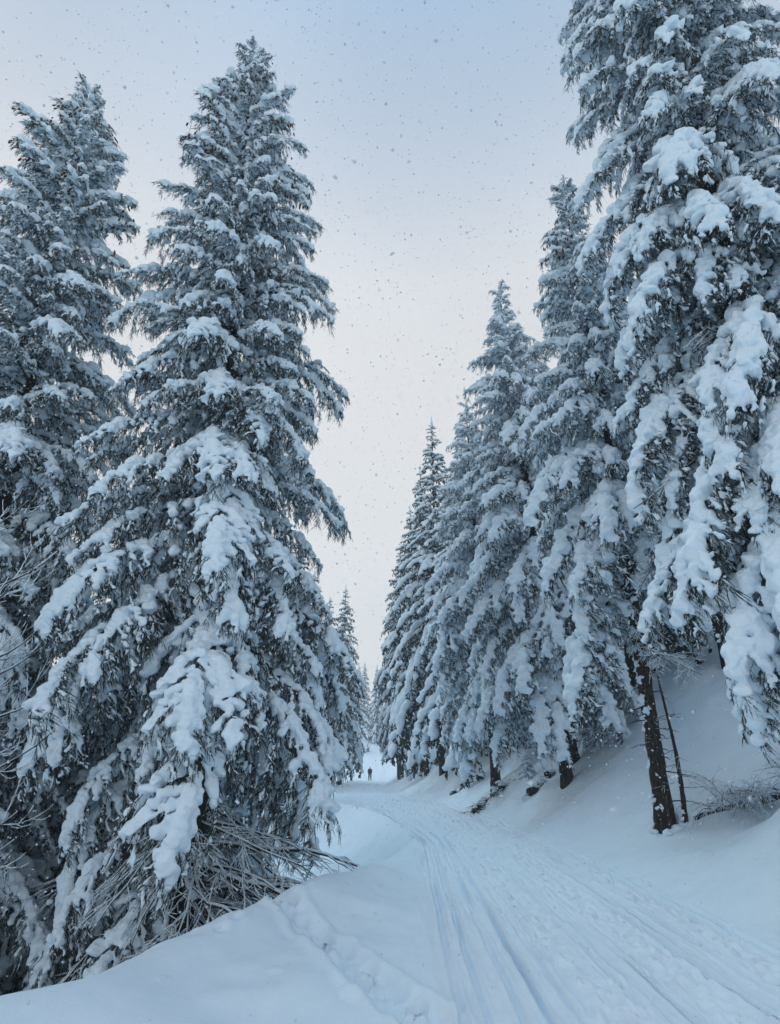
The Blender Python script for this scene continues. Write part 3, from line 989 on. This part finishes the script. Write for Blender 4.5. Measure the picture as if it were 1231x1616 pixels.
# dead sapling beside the leaning trunk
def dead_sapling():
    rng = np.random.default_rng(81)
    x, y = 5.62, 12.85
    root = empty('dead_sapling', (x, y, hz(x, y)), 'thin dead sapling with bare side twigs, right beside the leaning bare trunk', 'sapling')
    A, S = Acc(), Acc()
    H = 3.3
    p = np.array([[0.06 * math.sin(t * 5) - 0.02 * t, 0.02 * math.cos(t * 4), -0.15 + t * (H + .15)] for t in np.linspace(0, 1, 26)])
    A.add(*tube(p, np.linspace(0.055, 0.008, 26), 9, rng, 0.12))
    link('trunk', A.mesh('trunk', [M_BARK]), root)
    for k in range(30):
        B, BS = Acc(), Acc()
        z = rng.uniform(0.3, 3.2); ph = rng.uniform(0, 6.28)
        twiggy(rng, (0, 0, 0), (math.cos(ph), math.sin(ph), rng.uniform(-0.3, 0.15)), rng.uniform(0.3, 0.8) * (1.1 - z / 4.5), 0.007, B, BS, 0, [3], 0.15, 0.7)
        o = link('twig', B.mesh('twig', [M_BARK]), root)
        o.location = (np.interp(z, p[:, 2], p[:, 0]), np.interp(z, p[:, 2], p[:, 1]), z)
        link('snow', BS.mesh('snow', [M_SNOW]), o)
    cen = [(-0.05 + rng.normal(0, .02), -0.03, z) for z in rng.uniform(0.02, 1.6, 16)]
    v, q = blobs(cen, rng.uniform(0.02, 0.04, 16), 0.014)
    link('snow', make_mesh('snow', v, [q], [M_SNOW]), root)
dead_sapling()

def fallen_tree():
    rng = np.random.default_rng(83)
    a = np.array([5.9, 12.75, 0]); b = np.array([8.6, 11.9, 0])
    a[2] = hz(a[0], a[1]) - 0.03; b[2] = hz(b[0], b[1]) + 0.06
    mid = 0.5 * (a + b)
    sag = hz(7.0, 12.4) + 0.12 - (a[2] + (b[2] - a[2]) * 0.41)
    root = empty('fallen_tree', a, 'fallen dead spruce on the right bank, its bare twigs bent over', 'fallen tree')
    A, S = Acc(), Acc()
    along = lambda t: (b - a) * t + np.array([0, 0, max(sag, -0.25) * math.sin(math.pi * min(max(t, 0), 1)) + 0.03 * math.sin(t * 9)])
    p = np.array([along(t) for t in np.linspace(-.04, 1, 30)])
    r = np.linspace(0.075, 0.05, 30)
    A.add(*tube(p, r, 10, rng, 0.1))
    trunk = link('trunk', A.mesh('trunk', [M_BARK]), root)
    cen, rad = [], []
    for t in np.arange(0.02, 1, 0.012):
        if math.sin(t * 37) > -0.75:
            q = along(t) + np.array([0, rng.normal(0, .015), 0.085]); cen.append(q); rad.append(rng.uniform(.03, .055))
    v, q = blobs(cen, rad, 0.02)
    link('snow', make_mesh('snow', v, [q], [M_SNOW]), trunk)
    for k in range(72):
        B, BS = Acc(), Acc()
        t = rng.uniform(0.05, 0.98)
        twiggy(rng, (0, 0, 0), (rng.normal(-.5, .6), rng.normal(-.5, .5), rng.uniform(0.2, 0.9)), rng.uniform(0.5, 1.1), 0.009, B, BS, 0, [6, 3], 0.9, 0.8)
        o = link('dead_branch', B.mesh('dead_branch', [M_BARK]), root)
        o.location = along(t) + np.array([0, 0, 0.05])
        link('snow', BS.mesh('snow', [M_SNOW]), o)
fallen_tree()

def brush(name, label, cat, x, y, rx, ry, n, ln, seed, rocks=0, lift=0.3):
    """dark roots and twigs poking out of the bank under snow caps"""
    rng = np.random.default_rng(seed)
    z = hz(x, y)
    root = empty(name, (x, y, z), label, cat)
    for k in range(n):
        B, BS = Acc(), Acc()
        px, py = rng.uniform(-rx, rx), rng.uniform(-ry, ry)
        twiggy(rng, (0, 0, 0), (rng.normal(0, .8), rng.normal(-.7, .4), rng.uniform(-.1, lift)), ln * rng.uniform(.5, 1.2), rng.uniform(0.010, 0.022), B, BS, 0, [4, 2], 0.35, 0.9)
        o = link('twig', B.mesh('twig', [M_BARK]), root)
        o.location = (px, py, hz(x + px, y + py) - z + 0.03)
        link('snow', BS.mesh('snow', [M_SNOW]), o)
    for k in range(rocks):
        px, py = rng.uniform(-rx, rx) * .9, rng.uniform(-ry, ry) * .6
        cen = np.array([(px + rng.normal(0, .08), py + rng.normal(0, .05), hz(x + px, y + py) - z + 0.02 + rng.normal(0, .04)) for j in range(6)])
        v, q = blobs(cen, rng.uniform(.08, .15, 6), 0.03)
        v = v + 0.015 * np.sin(v * 60)
        o = link('root_plate', make_mesh('root_plate', v, [q], [M_BARK], smooth=False), root)
        v, q = blobs(cen + [0, .05, .09], rng.uniform(.07, .12, 6), 0.03)
        link('snow', make_mesh('snow', v, [q], [M_SNOW]), o)
brush('root_clump', 'dark roots and twigs sticking out of the right bank beneath the overhanging spruce', 'roots', 3.65, 24.6, 0.95, 0.3, 26, 0.6, 91, rocks=9)
brush('root_clump', 'smaller dark root clump poking from the snow right of the twiggy debris', 'roots', 4.75, 21.2, 0.6, 0.2, 10, 0.4, 92, rocks=6)
brush('fallen_branch', 'short dark broken branch lying on the snow right of the pair of thin trunks', 'branch', 6.75, 19.5, 0.25, 0.1, 5, 0.8, 93, lift=0.5)
brush('root_clump', 'dark tuft of roots in the far right bank near the bend', 'roots', 3.4, 31.5, 0.5, 0.2, 8, 0.5, 94, rocks=5)

def seedling():
    rng = np.random.default_rng(95)
    x, y = 4.75, 22.6
    root = empty('spruce_seedling', (x, y, hz(x, y)), 'knee-high snow-covered spruce seedling on the right bank beside the smaller root clump', 'seedling')
    A = Acc(); A.add(*tube([[0, 0, -.1], [0, 0, .45], [0.02, 0, .9]], [.014, .01, .003], 6))
    link('trunk', A.mesh('trunk', [M_BARK]), root)
    lib = LIB['full'][-3:]
    for k in range(16):
        L, me, sm, tip, _ = lib[k % 3]
        z = 0.1 + 0.75 * k / 16
        o = link('branch', me, root); o.location = (0, 0, z)
        s = 0.62 * (1 - z * 0.85)
        o.scale = (s, s, s); o.rotation_euler = (0, R(15), k * 2.4)
        link('snow', sm, o)
seedling()

def bare_tree():
    rng = np.random.default_rng(97)
    x, y = -6.6, 8.6
    z = hz(x, y)
    root = empty('bare_tree', (x, y, z), 'leafless young tree at the left edge, its limbs curving upwards under lines of snow', 'tree')
    A = Acc()
    tp = np.array([[0.1 * math.sin(t * 4), 0.08 * math.sin(t * 3 + 1), -0.3 + 8.5 * t] for t in np.linspace(0, 1, 30)])
    A.add(*tube(tp, np.linspace(0.09, 0.012, 30), 9, rng, 0.08))
    link('trunk', A.mesh('trunk', [M_BARK]), root)
    for k in range(26):
        B, BS = Acc(), Acc()
        h0 = rng.uniform(2.2, 7.8)
        ph = rng.normal(-0.1, 1.1)
        d = (math.cos(ph), math.sin(ph), rng.uniform(-.35, .25))
        twiggy(rng, (0, 0, 0), d, rng.uniform(1.5, 2.6) * (1.15 - h0 / 14), 0.024, B, BS, 0, [7, 4], 0.0, 1.0, curl=1.1, spread=0.5)
        o = link('limb', B.mesh('limb', [M_BARK]), root)
        o.location = (np.interp(h0, tp[:, 2], tp[:, 0]), np.interp(h0, tp[:, 2], tp[:, 1]), h0)
        link('snow', BS.mesh('snow', [M_SNOW]), o)
bare_tree()

# ------------------------------------------------------------------ the two walkers
def skin_mesh(name, pts, edges, radii, mat, sub=2):
    me = bpy.data.meshes.new(name)
    me.from_pydata(pts, edges, [])
    o = bpy.data.objects.new(name, me)
    COL.objects.link(o)
    o.modifiers.new('skin', 'SKIN')
    for i, r in enumerate(radii):
        me.skin_vertices[0].data[i].radius = r if isinstance(r, tuple) else (r, r)
    me.skin_vertices[0].data[0].use_root = True
    s = o.modifiers.new('sub', 'SUBSURF'); s.levels = sub; s.render_levels = sub
    dg = bpy.context.evaluated_depsgraph_get()
    nm = bpy.data.meshes.new_from_object(o.evaluated_get(dg))
    bpy.data.objects.remove(o)
    nm.materials.clear(); nm.materials.append(mat)
    for p in nm.polygons: p.use_smooth = True
    nm.name = name
    return nm

M_SKIN = plain_material('skin', (0.45, 0.28, 0.2), 0.6)
M_DARK = plain_material('dark_cloth', (0.007, 0.008, 0.012))
M_BLUE = plain_material('blue_jacket', (0.012, 0.028, 0.06))
M_RED = plain_material('red_jacket', (0.10, 0.018, 0.025))

def person(label, x, y, rot, jacket, stride, hat):
    root = empty('person', (x, y, hz(x, y)), label, 'person')
    root.rotation_euler = (0, 0, rot)
    s = stride
    # whole body: pelvis root, spine, head, arms, legs
    P = [(0, 0, .95), (0, 0, 1.15), (0, 0.01, 1.38), (0, 0, 1.5), (0, .01, 1.58), (0, .02, 1.70),
         (-.19, 0, 1.42), (-.25, .03, 1.15), (-.23, .16, .95), (-.22, .2, .88), (.19, 0, 1.42), (.25, .03, 1.15), (.23, .16, .95), (.22, .2, .88),
         (-.1, 0, .9), (-.13, .06 + s, .5), (-.14, s, .09), (-.14, .14 + s, .04), (.1, 0, .9), (.13, .06 - s, .5), (.14, -s, .09), (.14, .14 - s, .04)]
    E = [(0, 1), (1, 2), (2, 3), (3, 4), (4, 5), (2, 6), (6, 7), (7, 8), (8, 9), (2, 10), (10, 11), (11, 12), (12, 13), (0, 14), (14, 15), (15, 16), (16, 17), (0, 18), (18, 19), (19, 20), (20, 21)]
    rad = [(.15, .11), (.14, .10), (.16, .11), .055, (.085, .095), (.07, .08), .06, .045, .035, .035, .06, .045, .035, .035, .085, .06, .045, .04, .085, .06, .045, .04]
    link('body', skin_mesh('body', P, E, rad, M_SKIN), root)
    J = [P[0], P[1], P[2], (0, .005, 1.49), P[6], P[7], P[8], P[10], P[11], P[12]]
    link('jacket', skin_mesh('jacket', J, [(0, 1), (1, 2), (2, 3), (2, 4), (4, 5), (5, 6), (2, 7), (7, 8), (8, 9)], [(.22, .17), (.21, .155), (.225, .165), .09, .10, .082, .065, .10, .082, .065], jacket), root)
    Tt = [(0, 0, .9), P[14], P[15], (P[16][0], P[16][1], .14), P[18], P[19], (P[20][0], P[20][1], .14)]
    link('trousers', skin_mesh('trousers', Tt, [(0, 1), (1, 2), (2, 3), (0, 4), (4, 5), (5, 6)], [(.175, .14), .125, .10, .085, .125, .10, .085], M_DARK), root)
    for i in (16, 20):
        a = P[i]
        link('boot', skin_mesh('boot', [(a[0], a[1], .2), (a[0], a[1], .07), (a[0], a[1] + .17, .055)], [(0, 1), (1, 2)], [.07, .075, .055], M_DARK), root)
    for i in (9, 13):
        a = np.array(P[i])
        link('glove', skin_mesh('glove', [tuple(a + [0, -.03, .05]), tuple(a), tuple(a + [0, .05, -.07]), tuple(a + [.04 if i == 9 else -.04, .03, -.02])], [(0, 1), (1, 2), (1, 3)], [.045, .05, .035, .02], M_DARK), root)
    link('hat', skin_mesh('hat', [(0, .005, 1.645), (0, .01, 1.74)], [(0, 1)], [(.095, .105), (.075, .085)], hat), root)
    if True:
        link('backpack', skin_mesh('backpack', [(0, -.19, 1.1), (0, -.2, 1.25), (0, -.18, 1.4)], [(0, 1), (1, 2)], [(.12, .08), (.13, .09), (.11, .06)], M_DARK), root)
person('person in a dark blue jacket standing mid-road, seen from behind', -2.75, 90, 0.1, M_BLUE, 0.02, M_DARK)
person('person in a dark red jacket walking beside the left tree trunks', -5.05, 87, -0.5, M_RED, 0.22, M_DARK)

# ------------------------------------------------------------------ falling snow
def snowfall():
    rng = np.random.default_rng(121)
    n = 30000
    P = np.stack([rng.uniform(-8, 8, n), rng.uniform(1.3, 14, n), rng.uniform(0.5, 14, n)], -1)
    far_ = np.stack([rng.uniform(-12, 12, n // 3), rng.uniform(6, 26, n // 3), rng.uniform(0.5, 18, n // 3)], -1)
    P = np.concatenate([P, far_])
    P = P[np.linalg.norm(P - [0, 0, 1.7], axis=1) > 2.6]
    P = np.concatenate([P, np.stack([rng.uniform(-1.8, 1.8, 420), rng.uniform(0.7, 2.6, 420), rng.uniform(1.0, 4.6, 420)], -1)])
    P = P[P[:, 2] > height(P[:, 0], P[:, 1], False) + 0.1]
    n = len(P)
    r = np.clip(rng.lognormal(math.log(0.0066), 0.40, n), 0.002, 0.0115)
    r = np.where(P[:, 1] < 2.6, np.minimum(r, 0.0055), r)
    base = np.array([(1, 0, 0), (-1, 0, 0), (0, 1, 0), (0, -1, 0), (0, 0, 1), (0, 0, -1)], float)
    sc = rng.uniform(0.5, 1.3, (n, 6, 1))
    v = P[:, None] + base[None] * sc * r[:, None, None] + rng.normal(0, .25, (n, 6, 3)) * r[:, None, None]
    f = np.array([[0, 2, 4], [2, 1, 4], [1, 3, 4], [3, 0, 4], [2, 0, 5], [1, 2, 5], [3, 1, 5], [0, 3, 5]])
    o = link('falling_snow', make_mesh('falling_snow', v.reshape(-1, 3), [(np.arange(n)[:, None, None] * 6 + f[None]).reshape(-1, 3)], [M_FLAKE]))
    tag(o, 'loose snowflakes drifting down through the air all over the scene', 'snowfall', kind='stuff')
snowfall()

# ------------------------------------------------------------------ haze of the snowfall
def haze():
    lo, hi = (-75, -35, -10), (75, 235, 62)
    v = [(x, y, z) for x in (lo[0], hi[0]) for y in (lo[1], hi[1]) for z in (lo[2], hi[2])]
    f = [(0, 1, 3, 2), (4, 6, 7, 5), (0, 4, 5, 1), (2, 3, 7, 6), (0, 2, 6, 4), (1, 5, 7, 3)]
    m = bpy.data.materials.new('haze')
    m.use_nodes = True
    n = m.node_tree
    n.nodes.clear()
    o_ = n.nodes.new('ShaderNodeOutputMaterial')
    pv = n.nodes.new('ShaderNodeVolumePrincipled')
    pv.inputs['Color'].default_value = (0.86, 0.9, 0.95, 1)
    pv.inputs['Density'].default_value = 0.0013
    n.links.new(pv.outputs[0], o_.inputs['Volume'])
    me = bpy.data.meshes.new('haze')
    me.from_pydata(v, [], f)
    me.materials.append(m)
    o = link('haze', me)
    tag(o, 'thin pale haze of falling snow filling the air', 'haze', kind='stuff')
import os
if not os.environ.get('NOHAZE'):
    haze()
print('done', time.time() - T0, 'objects', len(bpy.data.objects))
